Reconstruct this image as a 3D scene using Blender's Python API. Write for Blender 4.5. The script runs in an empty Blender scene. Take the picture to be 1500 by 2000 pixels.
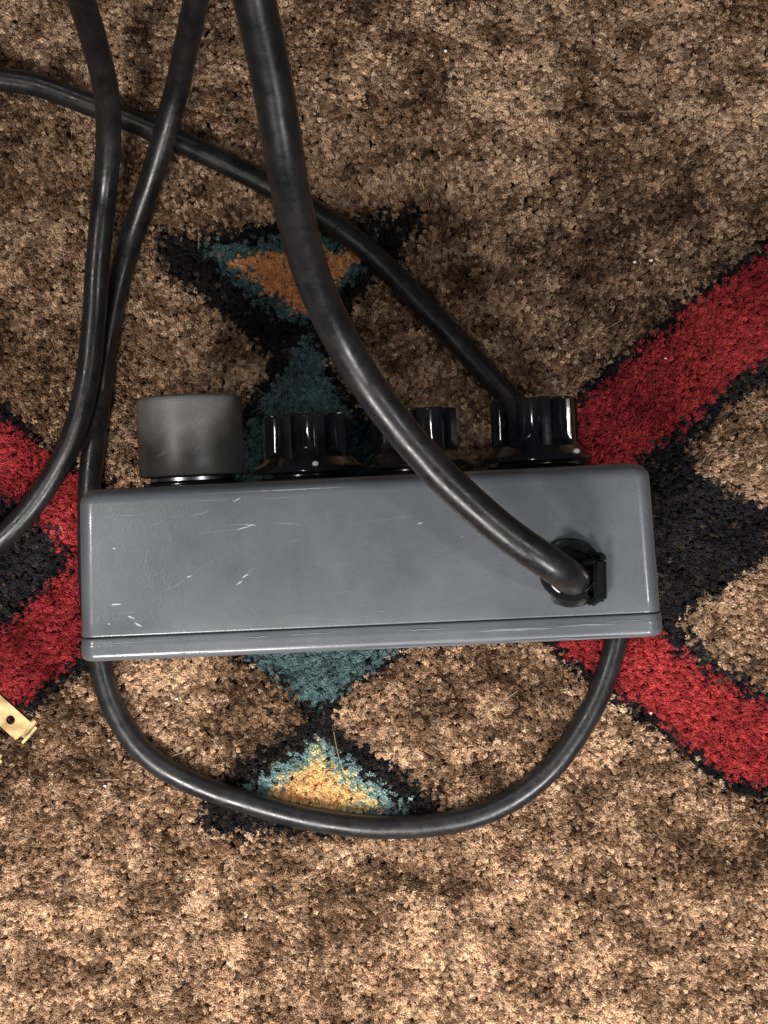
import bpy, bmesh, math, random
import numpy as np
from mathutils import Vector, Matrix
from mathutils import noise as mnoise
random.seed(7); rng = np.random.default_rng(11)
SC = bpy.context.scene; COL = SC.collection
PI = math.pi; R = math.radians

# ------------------------------------------------------------------ camera
H = 0.400                      # camera height over the pile tips
FPX = 2876.0                   # focal length in pixels of the 1500 x 2000 photograph
cd = bpy.data.cameras.new('camera'); cam = bpy.data.objects.new('camera', cd); COL.objects.link(cam)
cam.location = (0, 0, H); cd.sensor_fit = 'VERTICAL'; cd.sensor_height = 24.0
cd.lens = FPX / 2000 * 24.0; cd.clip_start = 0.005; cd.clip_end = 20
cd.dof.use_dof = True; cd.dof.focus_distance = 0.335; cd.dof.aperture_fstop = 40
SC.camera = cam

# ------------------------------------------------------------------ world, lamps, exposure
w = bpy.data.worlds.new('World'); SC.world = w; w.use_nodes = True
bg = w.node_tree.nodes['Background']; bg.inputs[0].default_value = (0.80, 0.86, 1.0, 1); bg.inputs[1].default_value = 0.035
def area(name, loc, aim, sx, sy, power, col, spread=180):
    l = bpy.data.lights.new(name, 'AREA'); l.shape = 'RECTANGLE'; l.size = sx; l.size_y = sy; l.energy = power; l.color = col; l.spread = R(spread)
    o = bpy.data.objects.new(name, l); COL.objects.link(o); o.location = loc
    o.rotation_euler = (Vector(aim) - Vector(loc)).to_track_quat('-Z', 'Y').to_euler(); return o
area('lamp_main', (-0.15, -0.35, 0.46), (-0.02, -0.27, 0), 0.20, 0.11, 1.9, (1.0, 0.97, 0.93), 100)
area('lamp_front', (0.25, -0.46, 0.52), (0.02, -0.27, 0), 0.14, 0.05, 1.25, (0.98, 0.98, 1.0), 92)
area('lamp_left', (-0.50, 0.04, 0.85), (0, -0.18, 0), 0.015, 0.09, 0.21, (1.0, 0.97, 0.92), 56)
area('lamp_right', (0.40, -0.04, 0.80), (0, -0.18, 0), 0.010, 0.065, 0.18, (0.96, 0.98, 1.0), 66)
area('lamp_back', (-0.20, 0.72, 0.85), (0, -0.02, 0), 0.07, 0.03, 0.10, (0.95, 0.97, 1.0), 90)
SC.view_settings.view_transform = 'Standard'; SC.view_settings.look = 'None'
SC.view_settings.exposure = 0.48; SC.view_settings.gamma = 1

# ------------------------------------------------------------------ helpers
def at(px, py, z=0.0):
    d = H - z
    return Vector(((px - 750) / FPX * d, (1000 - py) / FPX * d, z))
def link(name, me, mat=None, parent=None, smooth=40):
    if mat: me.materials.append(mat)
    if smooth is not None:
        me.polygons.foreach_set('use_smooth', [True] * len(me.polygons))
        me.set_sharp_from_angle(angle=R(smooth))
    o = bpy.data.objects.new(name, me); COL.objects.link(o)
    if parent: o.parent = parent
    return o
def mesh(name, v, f):
    me = bpy.data.meshes.new(name); me.from_pydata([tuple(p) for p in v], [], f); me.validate(); me.update(); return me
def empty(name, loc=(0, 0, 0)):
    o = bpy.data.objects.new(name, None); COL.objects.link(o); o.location = loc; o.empty_display_size = 0.01; return o
def tag(o, label=None, cat=None, kind=None, group=None):
    if label: o['label'] = label
    if cat: o['category'] = cat
    if kind: o['kind'] = kind
    if group: o['group'] = group
    return o
def rings(rs, closed_ring=True, cap=True):
    """list of rings (equal length) -> verts, faces"""
    n = len(rs[0]); v = [p for r in rs for p in r]; f = []
    for i in range(len(rs) - 1):
        for j in range(n):
            a, b = i * n + j, i * n + (j + 1) % n
            f.append((a, b, b + n, a + n))
    if cap:
        f.append(tuple(range(n))[::-1]); f.append(tuple((len(rs) - 1) * n + j for j in range(n)))
    return v, f
def fixn(me):
    bm = bmesh.new(); bm.from_mesh(me); bmesh.ops.recalc_face_normals(bm, faces=bm.faces); bm.to_mesh(me); bm.free(); return me
def lathe(profile, n=64):
    """profile (r, h) about +Y"""
    rs = [[(r * math.cos(2 * PI * k / n), h, r * math.sin(2 * PI * k / n)) for k in range(n)] for r, h in profile]
    v, f = rings(rs); return v, f
def catmull(pts, step=0.0012):
    P = [Vector(p) for p in pts]; P = [2 * P[0] - P[1]] + P + [2 * P[-1] - P[-2]]
    out = []
    for i in range(1, len(P) - 2):
        a, b, c, d = P[i - 1:i + 3]
        n = max(2, int((c - b).length / step))
        for k in range(n):
            t = k / n
            out.append(0.5 * ((2 * b) + (c - a) * t + (2 * a - 5 * b + 4 * c - d) * t * t + (3 * b - a - 3 * c + d) * t ** 3))
    out.append(P[-2])
    for _ in range(10):        # relax small kinks
        q = out[:]
        for i in range(1, len(out) - 1): q[i] = (out[i - 1] + 2 * out[i] + out[i + 1]) / 4
        out = q
    return out
def tube(pts, r, n=28, wob=0.012, seed=0, step=0.0012):
    c = catmull(pts, step); rs = []
    t0 = (c[1] - c[0]).normalized(); nrm = t0.orthogonal().normalized()
    if wob:
        c = [p + mnoise.noise_vector(p * 42 + Vector((seed, 0, 0))) * .00028 + mnoise.noise_vector(p * 130 + Vector((0, seed, 0))) * .00008 for p in c]
    for i, p in enumerate(c):
        t = (c[min(i + 1, len(c) - 1)] - c[max(i - 1, 0)]).normalized()
        nrm = (nrm - t * nrm.dot(t)).normalized(); b = t.cross(nrm)
        ring = []
        for k in range(n):
            a = 2 * PI * k / n
            q = nrm * math.cos(a) + b * math.sin(a)
            s = 1 + wob * mnoise.noise(Vector((i * 0.09 + seed, q.x * 1.2, q.y * 1.2 + q.z)))
            ring.append(p + q * r * s)
        rs.append(ring)
    v, f = rings(rs); return v, f

# ------------------------------------------------------------------ materials
def mat(name):
    m = bpy.data.materials.new(name); m.use_nodes = True; nt = m.node_tree
    return m, nt, nt.nodes['Principled BSDF']
def tex(nt, kind, **kw):
    n = nt.nodes.new(kind)
    for k, v in kw.items():
        if k in n.inputs: n.inputs[k].default_value = v
        else: setattr(n, k, v)
    return n
def objco(nt): return nt.nodes.new('ShaderNodeTexCoord').outputs['Object']
def ramp(nt, src, stops):
    r = nt.nodes.new('ShaderNodeValToRGB'); nt.links.new(src, r.inputs[0]); e = r.color_ramp.elements
    while len(e) < len(stops): e.new(0.5)
    for x, (p, c) in zip(e, stops):
        x.position = p; x.color = (c, c, c, 1) if isinstance(c, (int, float)) else (*c, 1)
    return r.outputs[0]
def bump(nt, src, dist, strength=1.0, prev=None):
    b = nt.nodes.new('ShaderNodeBump'); b.inputs['Strength'].default_value = strength; b.inputs['Distance'].default_value = dist
    nt.links.new(src, b.inputs['Height'])
    if prev: nt.links.new(prev, b.inputs['Normal'])
    return b.outputs[0]

def painted_grey():
    m, nt, b = mat('grey_enamel'); co = objco(nt)
    n1 = tex(nt, 'ShaderNodeTexNoise', Scale=55.0, Detail=10.0, Roughness=0.7); nt.links.new(co, n1.inputs[0])
    nt.links.new(ramp(nt, n1.outputs[0], [(0.3, (0.057, 0.060, 0.066)), (0.7, (0.082, 0.086, 0.094))]), b.inputs['Base Color'])
    n2 = tex(nt, 'ShaderNodeTexNoise', Scale=1700.0, Detail=4.0); nt.links.new(co, n2.inputs[0])
    n3 = tex(nt, 'ShaderNodeTexNoise', Scale=160.0, Detail=3.0); nt.links.new(co, n3.inputs[0])
    n4 = tex(nt, 'ShaderNodeTexNoise', Scale=60.0, Detail=5.0); nt.links.new(co, n4.inputs[0])
    nt.links.new(ramp(nt, n4.outputs[0], [(0.32, 0.27), (0.68, 0.48)]), b.inputs['Roughness'])
    q = bump(nt, n3.outputs[0], 0.00012, 0.6)
    nt.links.new(bump(nt, n2.outputs[0], 0.000035, 1.0, q), b.inputs['Normal'])
    b.inputs['Coat Weight'].default_value = 0.35; b.inputs['Coat Roughness'].default_value = 0.13
    return m
def rubber():
    m, nt, b = mat('black_rubber'); co = objco(nt)
    n1 = tex(nt, 'ShaderNodeTexNoise', Scale=120.0, Detail=6.0, Roughness=0.65); nt.links.new(co, n1.inputs[0])
    nt.links.new(ramp(nt, n1.outputs[0], [(0.35, (0.005, 0.005, 0.006)), (0.75, (0.018, 0.016, 0.016))]), b.inputs['Base Color'])
    n2 = tex(nt, 'ShaderNodeTexNoise', Scale=900.0, Detail=4.0); nt.links.new(co, n2.inputs[0])
    nr = tex(nt, 'ShaderNodeTexNoise', Scale=340.0, Detail=5.0, Roughness=0.7); nt.links.new(co, nr.inputs[0])
    nt.links.new(ramp(nt, nr.outputs[0], [(0.35, 0.24), (0.68, 0.44)]), b.inputs['Roughness']); b.inputs['Specular IOR Level'].default_value = 0.36
    n3 = tex(nt, 'ShaderNodeTexNoise', Scale=220.0, Detail=2.0); nt.links.new(co, n3.inputs[0])
    q = bump(nt, n3.outputs[0], 0.00018, 0.5)
    nt.links.new(bump(nt, n2.outputs[0], 0.00003, 0.7, q), b.inputs['Normal'])
    return m
def simple(name, col, rough, metal=0.0, bscale=0, bdist=0, spec=0.5):
    m, nt, b = mat(name); b.inputs['Base Color'].default_value = (*col, 1)
    b.inputs['Roughness'].default_value = rough; b.inputs['Metallic'].default_value = metal
    b.inputs['Specular IOR Level'].default_value = spec
    if bscale:
        n = tex(nt, 'ShaderNodeTexNoise', Scale=float(bscale), Detail=4.0); nt.links.new(objco(nt), n.inputs[0])
        nt.links.new(bump(nt, n.outputs[0], bdist), b.inputs['Normal'])
    return m
def knob_metal():
    m, nt, b = mat('worn_grey_metal'); co = objco(nt)
    n1 = tex(nt, 'ShaderNodeTexNoise', Scale=90.0, Detail=8.0, Roughness=0.7); nt.links.new(co, n1.inputs[0])
    nt.links.new(ramp(nt, n1.outputs[0], [(0.35, (0.050, 0.048, 0.046)), (0.7, (0.098, 0.095, 0.090))]), b.inputs['Base Color'])
    nt.links.new(ramp(nt, n1.outputs[0], [(0.3, 0.36), (0.7, 0.50)]), b.inputs['Roughness'])
    b.inputs['Metallic'].default_value = 0.05
    n2 = tex(nt, 'ShaderNodeTexNoise', Scale=1500.0, Detail=3.0); nt.links.new(co, n2.inputs[0])
    nt.links.new(bump(nt, n2.outputs[0], 0.00003), b.inputs['Normal'])
    return m
def brass():
    m, nt, b = mat('brass'); co = objco(nt)
    n1 = tex(nt, 'ShaderNodeTexNoise', Scale=300.0, Detail=6.0); nt.links.new(co, n1.inputs[0])
    nt.links.new(ramp(nt, n1.outputs[0], [(0.35, (0.15, 0.10, 0.045)), (0.7, (0.36, 0.265, 0.125))]), b.inputs['Base Color'])
    b.inputs['Metallic'].default_value = 0.8; b.inputs['Roughness'].default_value = 0.42
    return m
def wool():
    m, nt, b = mat('wool_pile')
    a = nt.nodes.new('ShaderNodeAttribute'); a.attribute_type = 'INSTANCER'; a.attribute_name = 'dye'
    s = nt.nodes.new('ShaderNodeAttribute'); s.attribute_type = 'GEOMETRY'; s.attribute_name = 'yarn'
    mx = nt.nodes.new('ShaderNodeMix'); mx.data_type = 'RGBA'; mx.blend_type = 'MULTIPLY'; mx.inputs[0].default_value = 1.0
    nt.links.new(a.outputs['Color'], mx.inputs[6]); nt.links.new(s.outputs['Color'], mx.inputs[7])
    nt.links.new(mx.outputs[2], b.inputs['Base Color'])
    tr = nt.nodes.new('ShaderNodeBsdfTranslucent'); nt.links.new(mx.outputs[2], tr.inputs[0])
    ms = nt.nodes.new('ShaderNodeMixShader'); ms.inputs[0].default_value = 0.32; out = nt.nodes['Material Output']
    nt.links.new(b.outputs[0], ms.inputs[1]); nt.links.new(tr.outputs[0], ms.inputs[2]); nt.links.new(ms.outputs[0], out.inputs[0])
    b.inputs['Roughness'].default_value = 0.85; b.inputs['Specular IOR Level'].default_value = 0.12
    
    return m
M_BOX = painted_grey(); M_RUB = rubber(); M_KNOB = knob_metal(); M_BRASS = brass(); M_WOOL = wool()
M_BAKE = simple('gloss_black_phenolic', (0.008, 0.008, 0.009), 0.13, 0, 400, 0.00002)
M_NYL = simple('black_nylon', (0.006, 0.006, 0.006), 0.15, 0, 300, 0.00003)
M_STEEL = simple('bright_washer_steel', (0.30, 0.30, 0.31), 0.28, 1.0)
M_DARKM = simple('dark_plastic', (0.010, 0.010, 0.011), 0.2)
M_CHIP = simple('bare_scratch', (0.33, 0.34, 0.36), 0.4)
M_SCUFF = simple('faint_scuff', (0.135, 0.14, 0.152), 0.45)
M_WHITE = simple('white_glint', (0.75, 0.74, 0.70), 0.4)  # flat white for the glints modelled on the knob skirts
M_HAIR = simple('stray_fibre', (0.40, 0.31, 0.21), 0.5)
M_LINT = simple('lint_white', (0.80, 0.76, 0.66), 0.7)

# ------------------------------------------------------------------ rug: backing and pile
def rug_backing_mat():
    m, nt, b = mat('rug_backing'); co = objco(nt)
    n = tex(nt, 'ShaderNodeTexNoise', Scale=700.0, Detail=4.0); nt.links.new(co, n.inputs[0])
    nt.links.new(ramp(nt, n.outputs[0], [(0.35, (0.06, 0.038, 0.025)), (0.65, (0.17, 0.11, 0.07))]), b.inputs['Base Color'])
    b.inputs['Roughness'].default_value = 0.95
    nt.links.new(bump(nt, n.outputs[0], 0.0006), b.inputs['Normal']); return m
rug = empty('rug', (0, 0, -0.010))
tag(rug, 'brown wool rug with red, black, teal and orange geometric motifs under everything', 'rug')
hw, hh = 0.34, 0.42
v = []; f = []
for z in (0.0, 0.004):
    v += [(-hw, -hh, z), (hw, -hh, z), (hw, hh, z), (-hw, hh, z)]
f = [(3, 2, 1, 0), (4, 5, 6, 7), (0, 1, 5, 4), (1, 2, 6, 5), (2, 3, 7, 6), (3, 0, 4, 7)]
link('backing', fixn(mesh('backing', v, f)), rug_backing_mat(), rug, None)

# the woven pattern, corner points measured on the rug in photograph pixels
def P(*a): return np.array(a, float)
BROWN, BLACK, RED, TEAL, LTEAL, ORANGE, YELLOW, BLACK2, PEACH = range(9)
shapes = [
 # right medallion: outline, red ring, black cross, brown wedges
 (BLACK, P((1620,345),(1560,425),(1430,515),(1290,622),(1145,752),(1040,860),(950,1000),(950,1100),(1040,1235),(1110,1300),(1200,1372),(1290,1440),(1400,1530),(1500,1575),(1700,1660),(1700,345))),
 (RED, P((1620,390),(1500,490),(1400,560),(1275,660),(1165,765),(1060,860),(980,1000),(980,1090),(1060,1225),(1135,1300),(1225,1360),(1330,1440),(1420,1515),(1500,1540),(1700,1640),(1700,390))),
 (BLACK2, P((1700,560),(1500,700),(1425,745),(1350,820),(1268,885),(1180,960),(1130,1050),(1180,1130),(1262,1225),(1330,1270),(1400,1330),(1500,1372),(1700,1500))),
 (BROWN, P((1700,640),(1500,752),(1430,790),(1368,842),(1340,880),(1372,930),(1440,960),(1500,985),(1700,1010),)),
 (BROWN, P((1700,1040),(1500,1090),(1430,1140),(1350,1185),(1322,1215),(1345,1240),(1420,1300),(1500,1345),(1700,1440))),
 # left medallion
 (BLACK, P((-250,560),(0,785),(60,830),(120,890),(215,935),(300,1060),(300,1130),(200,1290),(110,1345),(60,1400),(-30,1440),(-250,1640))),
 (RED, P((-250,590),(0,815),(55,855),(105,895),(180,950),(262,1060),(262,1120),(150,1280),(90,1335),(30,1385),(-40,1420),(-250,1580))),
 (BLACK2, P((-250,800),(0,958),(60,1000),(100,1040),(150,1095),(95,1145),(50,1185),(0,1240),(-250,1400))),
 # top arrowhead
 (BLACK, P((300,462),(420,452),(560,432),(700,425),(832,408),(815,450),(770,520),(700,580),(668,640),(640,700),(690,770),(760,850),(900,1000),(915,1080),(850,1240),(760,1300),(690,1345),(645,1405),(600,1405),(560,1345),(460,1285),(380,1200),(310,1060),(380,950),(455,830),(470,795),(525,715),(515,690),(420,605),(330,535))),
 (TEAL, P((385,478),(520,468),(640,462),(735,455),(715,515),(660,570),(610,625),(560,625),(480,570),(425,520))),
 (ORANGE, P((435,508),(520,494),(640,488),(698,488),(680,525),(600,612),(560,600),(500,548))),
 (TEAL, P((600,655),(625,690),(650,760),(720,850),(860,1000),(875,1080),(800,1240),(745,1290),(680,1340),(630,1380),(600,1375),(560,1330),(495,1290),(420,1200),(350,1070),(420,950),(490,830),(510,780),(548,735),(575,690))),
 # bottom arrowhead
 (BLACK, P((640,1395),(665,1430),(730,1470),(800,1520),(885,1592),(790,1622),(640,1630),(500,1632),(385,1622),(390,1575),(440,1515),(500,1465),(575,1425),(600,1395))),
 (LTEAL, P((622,1440),(662,1480),(708,1510),(760,1545),(815,1592),(640,1610),(455,1565),(530,1508),(585,1470))),
 (YELLOW, P((620,1455),(648,1490),(700,1538),(748,1580),(640,1592),(515,1566),(560,1520),(597,1488))),
 (PEACH, P((620,1500),(650,1520),(690,1548),(705,1575),(630,1582),(528,1572),(545,1540),(585,1515))),
]
def inside(poly, x, y):
    c = np.zeros(len(x), bool); n = len(poly); j = n - 1
    for i in range(n):
        xi, yi = poly[i]; xj, yj = poly[j]
        t = ((yi > y) != (yj > y)) & (x < (xj - xi) * (y - yi) / (yj - yi + 1e-12) + xi)
        c ^= t; j = i
    return c
def vnoise(x, y, cell, seed):
    r = np.random.default_rng(seed).random((256, 256))
    gx, gy = x / cell + 500, y / cell + 500; ix, iy = np.floor(gx).astype(int), np.floor(gy).astype(int)
    fx, fy = gx - ix, gy - iy; fx = fx * fx * (3 - 2 * fx); fy = fy * fy * (3 - 2 * fy)
    g = lambda a, b: r[a % 256, b % 256]
    return (g(ix, iy) * (1 - fx) + g(ix + 1, iy) * fx) * (1 - fy) + (g(ix, iy + 1) * (1 - fx) + g(ix + 1, iy + 1) * fx) * fy
pitch = 0.00073; PW, PH = 0.172, 0.212
nx, ny = int(2 * PW / pitch), int(2 * PH / (pitch * .9))
X, Y = np.meshgrid(np.linspace(-PW, PW, nx), np.linspace(-PH, PH, ny)); X = X + (np.arange(ny) % 2)[:, None] * pitch * 0.5
X = X.ravel() + rng.normal(0, pitch * 0.17, nx * ny); Y = Y.ravel() + rng.normal(0, pitch * 0.17, nx * ny)
px = X / H * FPX + 750; py = 1000 - Y / H * FPX
jx = px + rng.normal(0, 2.6, len(px)) + (vnoise(px, py, 16, 1) - .5) * 10
jy = py + rng.normal(0, 2.6, len(px)) + (vnoise(px, py, 16, 2) - .5) * 10
code = np.zeros(len(px), int)
for c, poly in shapes: code[inside(poly, jx, jy)] = c
N = len(px); u = rng.random(N); g = rng.normal(0, 1, N)
low = .26 * vnoise(px, py, 170, 3) + .34 * vnoise(px, py * 1.7, 64, 4) + .40 * vnoise(px * .75, py * 1.2, 27, 5)
g = .62 * g + 2.2 * (vnoise(px, py, 11, 21) - .5) 
t = np.clip((low - .5) * 1.45 + .51 + g * .31, 0, 1)[:, None]
dk, md, lt = P(.090, .048, .025), P(.360, .218, .128), P(.85, .62, .42)
col = np.where(t < .5, dk + (md - dk) * (t * 2), md + (lt - md) * (t * 2 - 1))
def setc(c, a, b, pw=1.0):
    k = code == c; s = np.clip(.5 + g[k] * .20 + (low[k] - .5), 0, 1)[:, None] ** pw; col[k] = P(*a) + (P(*b) - P(*a)) * s
setc(RED, (.25, .020, .024), (.70, .095, .095))
setc(BLACK, (.010, .009, .010), (.052, .044, .042), 1.6); setc(BLACK2, (.009, .009, .011), (.066, .058, .062), 1.4)
setc(TEAL, (.055, .100, .108), (.21, .32, .32)); setc(LTEAL, (.10, .17, .19), (.46, .62, .57))
setc(PEACH, (.82, .46, .19), (.92, .68, .36)); setc(ORANGE, (.80, .33, .12), (.92, .58, .30)); setc(YELLOW, (.74, .56, .26), (.90, .78, .46))
sp = (code == BLACK2) & (u > .96); col[sp] = P(.13, .085, .06)
sp = (code == BLACK) & (u > .95); col[sp] = P(.16, .11, .08)
col = np.clip(col * rng.uniform(.80, 1.20, (N, 1)), 0, .92)
Z = .004 + rng.normal(0, .00010, N) + (vnoise(px, py, 120, 8) - .5) * .0008 + (vnoise(px, py, 30, 9) - .5) * .0005 + (vnoise(px, py, 10, 10) - .5) * .0003
me = bpy.data.meshes.new('pile'); me.vertices.add(N)
me.vertices.foreach_set('co', np.stack([X, Y, Z], 1).astype(np.float32).ravel())
def vattr(name, typ, key, arr):
    a = me.attributes.new(name, typ, 'POINT'); a.data.foreach_set(key, arr.astype(np.float32).ravel() if typ != 'INT' else arr.astype(np.int32))
vattr('dye', 'FLOAT_COLOR', 'color', np.concatenate([col, np.ones((N, 1))], 1))
la = vnoise(px, py, 230, 12) * 9.0       # lean of the pile: wandering direction
lm = .12 + vnoise(px, py, 90, 13) * .30
rot = np.stack([-lm * np.cos(la) + rng.normal(0, .09, N), lm * np.sin(la) + rng.normal(0, .09, N), rng.uniform(0, 6.283, N)], 1)
vattr('turn', 'FLOAT_VECTOR', 'vector', rot)
vattr('size', 'FLOAT_VECTOR', 'vector', np.stack([s := rng.uniform(.82, 1.22, N), s, rng.uniform(.9, 1.12, N)], 1))
vattr('kind_index', 'INT', 'value', rng.integers(0, 8, N))

def tuft_mesh(seed):
    r = random.Random(seed); v = []; f = []; cols = []
    for k in range(19):
        a = r.uniform(0, 2 * PI); d = 0.00057 * math.sqrt(r.random()) if k else 0
        bx, by = d * .95 * math.cos(a), d * .95 * math.sin(a)
        tx, ty = d * 1.15 * math.cos(a) + r.gauss(0, .00008), d * 1.15 * math.sin(a) + r.gauss(0, .00008)
        h = .0058 + r.gauss(0, .00018) - d * d / .00130; rad = r.uniform(.00012, .00019); yc = r.uniform(.72, 1.22)
        n = 5; prof = [(0, .5), (.55, .85), (.86, 1.05), (.955, .8), (1.0, .28)]; b0 = len(v); tw = r.uniform(0, 6)
        for hh_, rr in prof:
            cx = bx + (tx - bx) * hh_ ** 1.6; cy = by + (ty - by) * hh_ ** 1.6
            for j in range(n):
                q = tw + 2 * PI * j / n + hh_ * 1.2
                v.append((cx + rad * rr * math.cos(q), cy + rad * rr * math.sin(q), h * hh_)); cols.append((yc, yc, yc, 1))
        for i in range(len(prof) - 1):
            for j in range(n):
                p0 = b0 + i * n + j; p1 = b0 + i * n + (j + 1) % n; f.append((p0, p1, p1 + n, p0 + n))
        f.append(tuple(b0 + (len(prof) - 1) * n + j for j in range(n)))
    m = bpy.data.meshes.new('tuft'); m.from_pydata(v, [], f)
    ca = m.attributes.new('yarn', 'FLOAT_COLOR', 'POINT'); ca.data.foreach_set('color', np.array(cols, np.float32).ravel())
    m.polygons.foreach_set('use_smooth', [True] * len(m.polygons)); m.materials.append(M_WOOL); return m
tufts = [bpy.data.objects.new('tuft', tuft_mesh(s)) for s in range(8)]
pile = bpy.data.objects.new('pile', me); COL.objects.link(pile); pile.parent = rug; pile['kind'] = 'stuff'
me.materials.append(M_WOOL)
ng = bpy.data.node_groups.new('pile_tufts', 'GeometryNodeTree')
ng.interface.new_socket('Geometry', in_out='INPUT', socket_type='NodeSocketGeometry')
ng.interface.new_socket('Geometry', in_out='OUTPUT', socket_type='NodeSocketGeometry')
gi = ng.nodes.new('NodeGroupInput'); go = ng.nodes.new('NodeGroupOutput'); L = ng.links.new
iop = ng.nodes.new('GeometryNodeInstanceOnPoints'); g2i = ng.nodes.new('GeometryNodeGeometryToInstance')
for o in tufts[::-1]:
    oi = ng.nodes.new('GeometryNodeObjectInfo'); oi.inputs['Object'].default_value = o; L(oi.outputs['Geometry'], g2i.inputs[0])
def named(n, t):
    x = ng.nodes.new('GeometryNodeInputNamedAttribute'); x.data_type = t; x.inputs['Name'].default_value = n; return x.outputs[0]
L(gi.outputs[0], iop.inputs['Points']); L(g2i.outputs[0], iop.inputs['Instance']); iop.inputs['Pick Instance'].default_value = True
L(named('kind_index', 'INT'), iop.inputs['Instance Index'])
e2r = ng.nodes.new('FunctionNodeEulerToRotation'); L(named('turn', 'FLOAT_VECTOR'), e2r.inputs[0]); L(e2r.outputs[0], iop.inputs['Rotation'])
L(named('size', 'FLOAT_VECTOR'), iop.inputs['Scale']); L(iop.outputs[0], go.inputs[0])
md_ = pile.modifiers.new('tufts', 'NODES'); md_.node_group = ng

# ------------------------------------------------------------------ pedal enclosure
box = empty('effects_pedal')
tag(box, 'scratched grey metal effects pedal standing on its side, knobs pointing up the picture', 'effects pedal')
Rm = Matrix.Rotation(R(2.75), 4, 'Z') @ Matrix.Rotation(R(-2.2), 4, 'Y') @ Matrix.Rotation(R(0.6), 4, 'X')
BL, BH = 0.0608, 0.0940
tgt = at(713, 1099, BH)
loc = tgt - (Rm @ Vector((0, 0, BH)))
box.matrix_world = Matrix.Translation(loc) @ Rm
BMI = (Matrix.Translation(loc) @ Rm).inverted()
def section(y, hx, z0, z1, r, n=10):
    pts = []
    for cx, cz, a0 in ((hx - r, z1 - r, 0), (-hx + r, z1 - r, 90), (-hx + r, z0 + r, 180), (hx - r, z0 + r, 270)):
        for k in range(n + 1):
            a = R(a0 + 90 * k / n); pts.append((cx + r * math.cos(a), y, cz + r * math.sin(a)))
    return pts
YP, YS, YL = 0.0180, -0.0130, -0.0182       # panel, seam, lid back
def body_dims(y):
    k = (y - YS) / (YP - YS)               # 0 at seam, 1 at panel: cast draft
    return 0.0608 - 0.0009 * k, 0.0 + 0.0010 * k, BH - 0.0008 * k
rs = []
for y, ins in [(YS - .0003, .0012), (YS - .0001, .0004), (YS, .00015), (YS + .0001, .00004), (YS + .0003, 0), (YS + .0030, 0), (YS + .012, 0), (YS + .022, 0)]:
    hx, z0, z1 = body_dims(y); rs.append(section(y, hx - ins, z0 + ins, z1 - ins, .0032 - ins * .5))
er = .0032
for k in range(0, 9):
    a = R(90 * k / 8); y = YP - er + er * math.sin(a); ins = er - er * math.cos(a)
    hx, z0, z1 = body_dims(y); rs.append(section(y, hx - ins, z0 + ins, z1 - ins, max(.0034 - ins * .6, .001)))
v, f = rings(rs); body = link('enclosure', fixn(mesh('enclosure', v, f)), M_BOX, box, 55)
# bottom plate: groove lip, stepped ridge, rounded outer edge
lp = [(YS - .0002, .0012), (YS - .00022, .0003), (YS - .00035, .00002), (YS - .0006, -.0001), (YS - .0013, -.0001), (YS - .0016, -.00016), (YS - .0020, -.00022), (YS - .0024, -.0002), (YS - .0035, -.0002)]
for k in range(0, 8):
    a = R(90 * k / 7); lp.append((YS - .0036 - .0016 * math.sin(a), -.0002 + .0016 * (1 - math.cos(a))))
rs = [section(y, .0609 - i, 0 + i, BH + .00005 - i, .0034 - min(i, .002) * .5) for y, i in lp]
v, f = rings(rs); link('bottom_plate', fixn(mesh('bottom_plate', v, f)), M_BOX, box, 50)
# scratches and chips on the upward side, each a sliver of bare metal just proud of the paint
def surf(px_, py_):
    p = at(px_, py_, BH); l = BMI @ p
    o = BMI @ Vector((0, 0, H)); d = (l - o)
    # intersect with the face plane (z from draft)
    k = max(0, min(1, (l.y - YS) / (YP - YS))); zf = BH - .0008 * k
    t_ = (zf - o.z) / d.z; return o + d * t_
def slivers(strokes, lift=.00004):
    v = []; f = []
    for pts, wpx in strokes:
        c = [surf(*p) for p in pts]
        m = len(c); b = len(v)
        for i, p in enumerate(c):
            t_ = (c[min(i + 1, m - 1)] - c[max(i - 1, 0)]); t_.z = 0; t_.normalize(); nn = Vector((-t_.y, t_.x, 0))
            ww = wpx / 9400 * .36 * (math.sin(PI * (i + .25) / (m - .5)) ** .8) * random.uniform(.7, 1.2)
            v += [p + nn * ww + Vector((0, 0, lift)), p - nn * ww + Vector((0, 0, lift))]
        for i in range(m - 1): f.append((b + 2 * i, b + 2 * i + 1, b + 2 * i + 3, b + 2 * i + 2))
    return v, f
def poly(p0, p1, n=9, bow=0):
    out = []
    for i in range(n):
        k = i / (n - 1); dx, dy = p1[0] - p0[0], p1[1] - p0[1]; L_ = math.hypot(dx, dy)
        out.append((p0[0] + dx * k - dy / L_ * bow * 4 * k * (1 - k) + random.gauss(0, .5), p0[1] + dy * k + dx / L_ * bow * 4 * k * (1 - k) + random.gauss(0, .5)))
    return out
bright = [(poly((218, 1181), (236, 1180), 4), 5), (poly((249, 1203), (263, 1208), 4), 5), (poly((264, 1217), (277, 1224), 4), 5), (poly((220, 1070), (226, 1071), 4), 5),
          (poly((462, 1142), (474, 1134), 5), 4), (poly((472, 1128), (486, 1122), 4), 3), (poly((365, 1128), (373, 1124), 4), 3),
          (poly((462, 1035), (490, 1028), 5), 2.4), (poly((480, 1025), (500, 1027), 4), 2.4), (poly((455, 980), (470, 972), 4), 2), (poly((211, 1217), (215, 1219), 3), 3), (poly((816, 1024), (826, 1020), 4), 2.5)]
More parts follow.
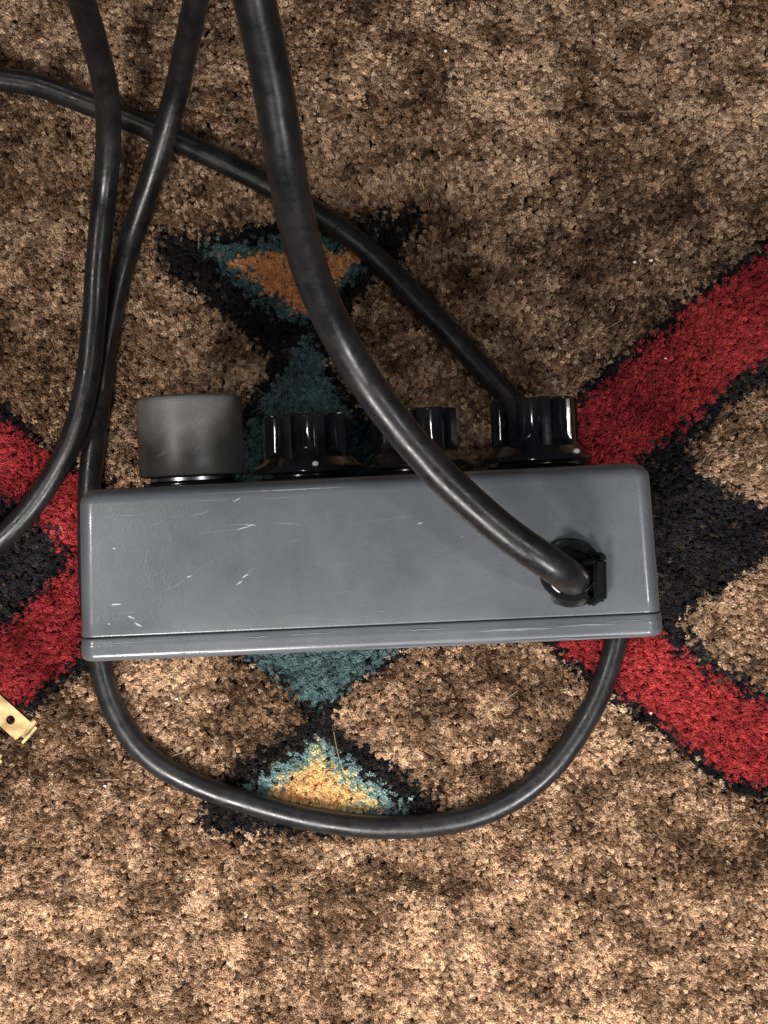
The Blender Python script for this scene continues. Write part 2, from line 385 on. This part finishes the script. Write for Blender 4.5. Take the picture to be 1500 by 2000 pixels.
faint = [(poly((368, 1007), (412, 996), 8, 2), 2.2), (poly((228, 1007), (268, 1005), 6, 1), 1.6), (poly((290, 1026), (316, 1020), 6), 1.8), (poly((525, 1022), (592, 1026), 9, -2), 1.9),
         (poly((448, 1026), (492, 1022), 7), 1.8), (poly((312, 1157), (368, 1128), 9, 2), 1.6), (poly((368, 1128), (416, 1098), 9, -2), 1.2), (poly((472, 1130), (506, 1106), 7, -3), 1.5),
         (poly((380, 1042), (462, 1034), 9), 1.1), (poly((225, 1197), (270, 1196), 6), 1.4), (poly((182, 1215), (205, 1195), 8), 1.0),
         (poly((370, 979), (450, 976), 8), 1.2), (poly((330, 1012), (350, 1009), 5), 1.1), (poly((640, 1105), (700, 1098), 8), 1.0), (poly((560, 1060), (590, 1052), 6), 1.0),
         (poly((500, 975), (590, 970), 8), 1.0), (poly((900, 1050), (905, 1046), 3), 3), (poly((740, 1195), (750, 1194), 3), 2.5), (poly((180, 1064), (260, 1062), 8), .9),
         (poly((200, 1075), (300, 1077), 8), .8), (poly((700, 1020), (830, 1000), 9, 3), .9), (poly((600, 1160), (700, 1150), 9, 3), .8)]
v, f = slivers(bright); o = link('paint_chips', mesh('paint_chips', v, f), M_CHIP, box, None); o['kind'] = 'stuff'
seamy = lambda x: 1253 - (x - 165) * .0432
seamwear = [(poly((x, seamy(x) + dy), (x + ln, seamy(x + ln) + dy), 10), wd) for x, ln, dy, wd in [(930, 150, 13, 6), (1085, 120, 10, 4), (470, 60, 5, 2), (560, 90, 4, 1.6), (770, 120, 5, 2.2), (640, 80, 22, 1.6), (1000, 230, 36, 2.4), (700, 220, 38, 1.8), (320, 60, 32, 1.5), (200, 80, 6, 1.5), (370, 40, 33, 2.5), (1180, 80, 5, 2)]]
v, f = slivers(seamwear, .00032); o = link('seam_wear', mesh('seam_wear', v, f), M_SCUFF, box, None); o['kind'] = 'stuff'
v, f = slivers(faint, .00003); o = link('scuff_marks', mesh('scuff_marks', v, f), M_SCUFF, box, None); o['kind'] = 'stuff'

# ---- knobs on the panel (axis = local +Y), placed from their pixel centre and depth
def panel_pos(px_, z):
    l = BMI @ at(px_, 930, z); return Vector((l.x, YP, z - .001))
def ring_part(name, r0, r1, h0, h1, m, parent, ch=.0003):
    v, f = lathe([(r0, h0), (r1 - ch, h0), (r1, h0 + ch), (r1, h1 - ch), (r1 - ch, h1), (r0, h1)], 72)
    return link(name, fixn(mesh(name, v, f)), m, parent, 40)
# big smooth grey knob
def smooth_knob(px_, z, r, base, length):
    prof = [(r * .9, base), (r * .985, base + .0001), (r, base + .0004), (r * 1.0, base + .004), (r * .992, base + length - .0012), (r * .985, base + length - .0006),
            (r * .965, base + length - .0002), (r * .94, base + length), (r * .87, base + length), (r * .85, base + length - .0004), (r * .2, base + length - .0005)]
    v, f = lathe(prof, 96); o = link('large_knob', fixn(mesh('large_knob', v, f)), M_KNOB, box, 60); o.location = panel_pos(px_, z)
    tag(o, 'large smooth worn grey cylindrical knob')
    ring_part('washer', .003, r * .93, .0001, .0009, M_DARKM, o)
    ring_part('nut', .003, r * .80, .0009, base, M_STEEL, o)
    # scuffs on its side, upward part
    sv = []; sf = []
    for (ax, hy, ln, wd, sl) in [(-.42, .0048, .0030, .0004, .25), (-.36, .0054, .0016, .00035, .2), (.30, .0125, .0035, .00016, .9), (.38, .0118, .0025, .00015, .8), (.45, .0095, .002, .00014, .9), (-.1, .0160, .004, .00014, .05), (.25, .0055, .0014, .00025, 1.2), (.33, .0062, .0008, .00025, 1.0)]:
        b = len(sv); m = 6
        for i in range(m):
            k = i / (m - 1) - .5; th = ax + k * ln / r; hy_ = base + hy + k * ln * sl
            for s_ in (-1, 1):
                w_ = wd * .5 * math.sin(PI * (i + .3) / (m - .4)) * s_
                sv.append(((r + .00003) * math.sin(th), hy_ + w_, (r + .00003) * math.cos(th)))
        for i in range(m - 1): sf.append((b + 2 * i, b + 2 * i + 1, b + 2 * i + 3, b + 2 * i + 2))
    q = link('scuff_marks', mesh('knob_scuffs', sv, sf), M_SCUFF, o, None); q['kind'] = 'stuff'
    return o
smooth_knob(373, .070, .0119, .0022, .0178)
# fluted skirted knob
def fluted_mesh(phase, r=.0098, length=.0132, base=.0016, nfl=8):
    n = 240; hs = [0, .0003, .0010, .0016, .0022, .0028, .0034, .0040, .0048, .006, .009, length - .0007, length - .0004, length - .0001, length]
    rs = []; sk = .0128
    fr = .0030; fd = r + .0008        # flute: cylinder of radius fr centred at fd
    for h in hs:
        ring = []
        for k in range(n):
            th = 2 * PI * k / n
            a = (th - phase) % (2 * PI / nfl) - PI / nfl
            rr = r; s_ = fd * math.sin(a)
            if abs(s_) < fr: rr = min(rr, fd * math.cos(a) - math.sqrt(fr * fr - s_ * s_))
            top = max(0.0, h - (length - .0007)); rr -= .0007 - math.sqrt(max(0, .0007 ** 2 - top ** 2)) if top > 0 else 0
            cone = sk - .0004 * (h < .0002) - max(0, h - .0008) * 1.15
            rr = max(rr, cone if h < .0056 else 0)
            ring.append((rr * math.cos(th), base + h, rr * math.sin(th)))
        rs.append(ring)
    rs.append([(.0055 * math.cos(2 * PI * k / n), base + length + .0001, .0055 * math.sin(2 * PI * k / n)) for k in range(n)])
    v, f = rings(rs); return fixn(mesh('fluted_knob', v, f))
def fluted_knob(px_, z, phase, dot, label, ln=.0132):
    o = link('fluted_knob', fluted_mesh(phase, length=ln), M_BAKE, box, 32); o.location = panel_pos(px_, z); tag(o, label)
    ring_part('washer', .003, .0112, .0001, .0007, M_STEEL, o)
    ring_part('nut', .003, .0085, .0007, .0016, M_DARKM, o)
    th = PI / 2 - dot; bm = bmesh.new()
    bmesh.ops.create_uvsphere(bm, u_segments=16, v_segments=10, radius=.00075)  # white bead on the skirt standing in for a specular glint
    dm = bpy.data.meshes.new('glint_dot'); bm.to_mesh(dm); bm.free()
    d = link('glint_dot', dm, M_WHITE, o, 80); d.location = (.0122 * math.cos(th), .0034, .0122 * math.sin(th)); d.scale = (1, .8, 1)
    return o
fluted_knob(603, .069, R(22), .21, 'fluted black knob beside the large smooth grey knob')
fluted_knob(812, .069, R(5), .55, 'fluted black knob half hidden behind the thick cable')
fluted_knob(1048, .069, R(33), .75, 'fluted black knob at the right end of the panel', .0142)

# ---- strain relief around the cable on the upward side
sr = surf(1115, 1115)
sro = link('strain_relief', None or (lambda: (lambda vf: fixn(mesh('strain_relief', *vf)))(rings([[
    ((r_ * math.cos(2 * PI * k / 64) if not (math.cos(2 * PI * k / 64) * r_ > .0066) else .0066), r_ * math.sin(2 * PI * k / 64) * 1.0, h)
    for k in range(64)] for r_, h in [(.0062, -.0005), (.0066, .0001), (.0065, .0004), (.0058, .0010), (.0052, .0015), (.0049, .0016), (.0046, .0002)]])))(), M_NYL, box, 35)
sro.location = sr
tag(sro, 'glossy black plastic cable bushing set in the grey side')
def rbox(sx, sy, sz, r=.0005):
    bm = bmesh.new(); bmesh.ops.create_cube(bm, size=1)
    for q in bm.verts: q.co = Vector((q.co.x * sx, q.co.y * sy, q.co.z * sz))
    bmesh.ops.bevel(bm, geom=bm.edges[:], offset=r, segments=3, affect='EDGES'); m_ = bpy.data.meshes.new('part'); bm.to_mesh(m_); bm.free(); return m_
def arc_block(r0, r1, a0, a1, h0, h1, n=14, cw=.0014, fl=.35):
    rs_ = []
    for k in range(n + 1):
        a = R(a0 + (a1 - a0) * k / n); c, s_ = math.cos(a), math.sin(a); e = .0004
        rs_.append([(r0 * c, r0 * s_, h0), (r1 * c, r1 * s_, h0), (r1 * c, r1 * s_, h1 * fl), ((r1 - cw) * c, (r1 - cw) * s_, h1), (r0 * c, r0 * s_, h1)])
    v, f = rings(rs_); return fixn(mesh('jaw', v, f))
link('jaw', arc_block(.0046, .0075, 238, 302, 0, .0026), M_NYL, sro, 35)
link('jaw', arc_block(.0046, .0068, 50, 165, 0, .0034), M_NYL, sro, 35)

def bars(parts, r=.0006):
    bm = bmesh.new()
    for cx, cy, cz, sx, sy, sz, rz in parts:
        g_ = bmesh.ops.create_cube(bm, size=1)['verts']; es = list({e for q in g_ for e in q.link_edges})
        for q in g_: q.co = Vector((q.co.x * sx, q.co.y * sy, q.co.z * sz))
        nv = bmesh.ops.bevel(bm, geom=es, offset=min(r, sx * .4, sy * .4), segments=3, affect='EDGES')['verts']
        nv = list(set(nv) | {q for q in g_ if q.is_valid})
        for q in nv:
            x, y = q.co.x, q.co.y; q.co = Vector((cx + x * math.cos(rz) - y * math.sin(rz), cy + x * math.sin(rz) + y * math.cos(rz), cz + q.co.z))
    m_ = bpy.data.meshes.new('clip'); bm.to_mesh(m_); bm.free(); return m_
clip = link('clip', bars([(.0056, -.0020, .0018, .0026, .0088, .0040, -.03), (.0036, .0019, .0019, .0036, .0012, .0036, .05), (.0046, -.0062, .0013, .0034, .0014, .0030, .55), (.0064, .0026, .0020, .0011, .0018, .0044, 0)]), M_NYL, sro, 40)
# ------------------------------------------------------------------ cables
thick = empty('thick_cable', tuple(at(1118, 1128, BH)))
def cable_obj(name, pts, r, parent=None, seed=0, n=32):
    o0 = parent.location if parent else Vector((0, 0, 0))
    v, f = tube(pts, r, n, seed=seed); v = [p - o0 for p in v]
    return link(name, fixn(mesh(name, v, f)), M_RUB, parent, 60)
tag(thick, 'thick black cable rising out of the bushing and up to the top edge', 'cable')
tp = [(1121, 1131, .0900), (1121, 1131, .0975), (1117, 1129, .1035), (1098, 1117, .1082), (1050, 1086, .1105), (985, 1040, .1115), (900, 965, .1130), (840, 905, .1140), (780, 835, .1155), (722, 760, .1175),
      (680, 690, .1210), (645, 620, .1260), (612, 540, .1330), (588, 460, .1400), (572, 390, .1460), (556, 300, .1530), (540, 200, .1590), (521, 100, .1650), (500, 0, .1710), (478, -110, .1770), (455, -230, .183)]
cable_obj('sheath', [at(*p) for p in tp], .0034, thick, 3, 36)
tag(bpy.data.objects['sheath'])
r1 = .0032
loop = [(425, -260, .085), (402, -120, .062), (381, 0, .046), (364, 90, .034), (345, 180, .0225), (318, 275, .0150), (290, 370, .0085), (262, 450, .0040), (238, 530, .0020), (217, 620, .0019), (204, 700, .0019), (194, 780, .0020), (184, 860, .0020),
        (176, 940, .0020), (174, 1040, .0020), (177, 1150, .0020), (188, 1260, .0020), (203, 1330, .0020), (230, 1400, .0020), (275, 1464, .0020), (330, 1505, .0020), (400, 1540, .0020), (480, 1568, .0020), (570, 1593, .0020),
        (660, 1609, .0020), (750, 1617, .0020), (840, 1612, .0020), (930, 1593, .0020), (1010, 1555, .0020), (1080, 1497, .0020), (1130, 1430, .0020), (1168, 1360, .0020), (1194, 1290, .0020), (1209, 1220, .0020),
        (1216, 1140, .0020), (1210, 1060, .0020), (1180, 975, .0020), (1125, 908, .0019), (1065, 845, .0019), (1000, 783, .0020), (935, 715, .0020), (875, 648, .0020), (810, 580, .0020), (740, 508, .0020), (670, 450, .0020), (600, 404, .0020),
        (520, 358, .0020), (440, 318, .0020), (365, 283, .0020), (290, 250, .0020), (215, 218, .0020), (140, 191, .0020), (70, 166, .0020), (0, 155, .0020), (-90, 148, .0020), (-190, 160, .0020)]
lc = cable_obj('cable', [at(*p) for p in loop], r1, None, 9)
tag(lc, 'thin black cable looping round the pedal and out to the left edge', 'cable')
pc = empty('power_cord', (0, 0, 0))
tag(pc, 'thin black power cord leaving the left edge, its brass prongs showing below', 'power cord')
pl = [(95, -240, .100), (128, -110, .082), (160, 0, .066), (190, 100, .050), (209, 190, .034), (213, 280, .0240), (205, 370, .0170), (195, 460, .0140), (188, 550, .0125), (182, 640, .0115), (174, 720, .0105), (158, 800, .0090), (130, 880, .0070), (90, 950, .0050),
      (40, 1015, .0040), (-15, 1065, .0035), (-85, 1105, .0035), (-170, 1120, .0035), (-250, 1100, .0035), (-330, 1110, .004), (-345, 1160, .008), (-300, 1195, .0125), (-240, 1215, .0145), (-160, 1262, .0155)]
PR = 3.75 / 4
cable_obj('sheath', [at(*p) for p in pl], r1, pc, 21)
# plug: moulded body outside the frame, two folded brass blades, the upper one reaching into view
ax = (at(63, 1411, .02) - at(0, 1355, .02)); ax.z = 0; ax.normalize(); side = Vector((ax.y, -ax.x, 0)) * -1
tip = (at(63, 1411, .020) + at(32, 1443, .020)) / 2
up = Vector((0, 0, 1))
def frame(o, origin, roll=0):
    s2 = side * math.cos(roll) + up * math.sin(roll); u2 = ax.cross(s2)
    o.matrix_local = Matrix(((ax.x, s2.x, u2.x, origin.x), (ax.y, s2.y, u2.y, origin.y), (ax.z, s2.z, u2.z, origin.z), (0, 0, 0, 1)))
def blade():
    """folded strip: two leaves joined along one side, hole near the tip; x runs to the tip at 0"""
    bm = bmesh.new(); Lb, W, T = .0165, .0031, .00035; hx_, hr = -.0044, .0012; nseg = 24
    def leaf(z0, z1, x1):
        outer = []; inner = []
        for k in range(nseg):
            a = 2 * PI * k / nseg; c, s_ = math.cos(a), math.sin(a)
            inner.append((hx_ + hr * c, hr * s_))
            # project on rectangle around the hole
            xr, yr = (x1 - hx_) if c > 0 else .0040, W
            t_ = min(xr / abs(c) if abs(c) > 1e-6 else 9, yr / abs(s_) if abs(s_) > 1e-6 else 9)
            outer.append((hx_ + c * t_, s_ * t_))
        for cx_, cy_ in ((x1, W), (x1, -W), (hx_ - .0040, W), (hx_ - .0040, -W)):
            k = min(range(nseg), key=lambda i: abs(math.atan2(cy_, cx_ - hx_) % (2 * PI) - 2 * PI * i / nseg)); outer[k] = (cx_, cy_)
        def ringv(pts, z): return [bm.verts.new((p[0], p[1], z)) for p in pts]
        o1, o0, i1, i0 = ringv(outer, z1), ringv(outer, z0), ringv(inner, z1), ringv(inner, z0)
        for k in range(nseg):
            j = (k + 1) % nseg
            for q in ((o1[k], o1[j], i1[j], i1[k]), (o0[j], o0[k], i0[k], i0[j]), (o0[k], o0[j], o1[j], o1[k]), (i0[j], i0[k], i1[k], i1[j])): bm.faces.new(q)
        # corners of the rectangle left by the radial grid
        def bx(x0, x1_, y0, y1_):
            vs = [bm.verts.new((x, y, z)) for z in (z0, z1) for x, y in ((x0, y0), (x1_, y0), (x1_, y1_), (x0, y1_))]
            for q in ((3, 2, 1, 0), (4, 5, 6, 7), (0, 1, 5, 4), (1, 2, 6, 5), (2, 3, 7, 6), (3, 0, 4, 7)): bm.faces.new([vs[i] for i in q])
        bx(-Lb, hx_ - .0040, -W, W)
    leaf(.00045, .00080, 0.0); leaf(-.0008, -.00045, .0001)
    def bx2(x0, x1_, y0, y1_, z0, z1):
        vs = [bm.verts.new((x, y, z)) for z in (z0, z1) for x, y in ((x0, y0), (x1_, y0), (x1_, y1_), (x0, y1_))]
        for q in ((3, 2, 1, 0), (4, 5, 6, 7), (0, 1, 5, 4), (1, 2, 6, 5), (2, 3, 7, 6), (3, 0, 4, 7)): bm.faces.new([vs[i] for i in q])
    bx2(-.002, .0021, -W * .9, W * .9, -.0034, -.0029); bx2(.0014, .0021, -W * .92, W * .92, -.00289, .0001)
    m_ = bpy.data.meshes.new('prong'); bmesh.ops.recalc_face_normals(bm, faces=bm.faces); bm.to_mesh(m_); bm.free(); return m_
bm_ = blade(); p1_ = link('prong', bm_, M_BRASS, pc, 30); frame(p1_, tip, R(6))
p2_ = bpy.data.objects.new('prong', bm_); COL.objects.link(p2_); p2_.parent = pc; frame(p2_, at(-20, 1492, .0074), R(6))
pb = link('plug_body', None or rbox(.030, .024, .026, .005), M_RUB, pc, 50)
frame(pb, (tip + at(-20, 1492, .0074)) / 2 - ax * .031, R(6))

# ------------------------------------------------------------------ stray hairs and lint on the pile
hv = []; hf = []
def hair(pts, r):
    global hv, hf
    v, f = tube([at(*p) for p in pts], r, 5, 0, 0, .0008); b = len(hv); hv += v; hf += [tuple(i + b for i in q) for q in f]
for pts in [((652, 1430, .0008), (658, 1465, .0018), (668, 1500, .0010), (680, 1530, .0006)), ((180, 1523, .001), (210, 1524, .0018), (233, 1522, .0008)), ((330, 1478, .001), (360, 1470, .0018), (378, 1455, .001)),
            ((218, 1618, .001), (232, 1632, .0018), (243, 1642, .0006)), ((388, 445, .0006), (389, 465, .0014), (387, 486, .0006)), ((1075, 640, .001), (1095, 632, .0016), (1112, 622, .0006)), ((1180, 645, .001), (1200, 632, .0014), (1215, 625, .0004)),
            ((1370, 905, .0004), (1385, 885, .0016), (1408, 868, .0006)), ((820, 306, .001), (823, 320, .0016), (822, 333, .0006)), ((1200, 218, .001), (1222, 216, .0014), (1240, 219, .0004)), ((116, 1025, .001), (121, 1033, .0014), (124, 1040, .0006)),
            ((195, 1635, .001), (200, 1650, .0014), (206, 1664, .0004)), ((900, 1800, .001), (925, 1790, .0016), (950, 1795, .0006)),
            ((560, 1850, .001), (580, 1862, .0016), (604, 1858, .0006)), ((1180, 1880, .001), (1195, 1868, .0014), (1203, 1850, .0006)), ((940, 1400, .001), (980, 1372, .0016), (1010, 1350, .0008))]:
    hair(pts, .00005)
o = link('stray_fibres', mesh('stray_fibres', hv, hf), M_HAIR, rug, 60); o['kind'] = 'stuff'; o.location = (0, 0, .010)
v = []; f = []
for px_, py_, s_ in [(345, 1365, .0005), (205, 1535, .0005), (1240, 512, .0006), (1271, 509, .0007), (213, 1446, .0004), (1271, 1393, .0005), (1300, 700, .0004), (870, 100, .0005), (480, 1790, .0004), (1010, 1720, .0004)]:
    c = at(px_, py_, .0009); b = len(v)
    v += [c + Vector((s_ * math.cos(a) * random.uniform(.6, 1), s_ * .6 * math.sin(a) * random.uniform(.6, 1), z * .0003)) for z in (-1, 1) for a in [2 * PI * k / 6 for k in range(6)]]
    f += [tuple(b + k for k in range(6))[::-1], tuple(b + 6 + k for k in range(6))] + [(b + k, b + (k + 1) % 6, b + 6 + (k + 1) % 6, b + 6 + k) for k in range(6)]
o = link('lint', mesh('lint', v, f), M_LINT, rug, 80); o['kind'] = 'stuff'; o.location = (0, 0, .010)
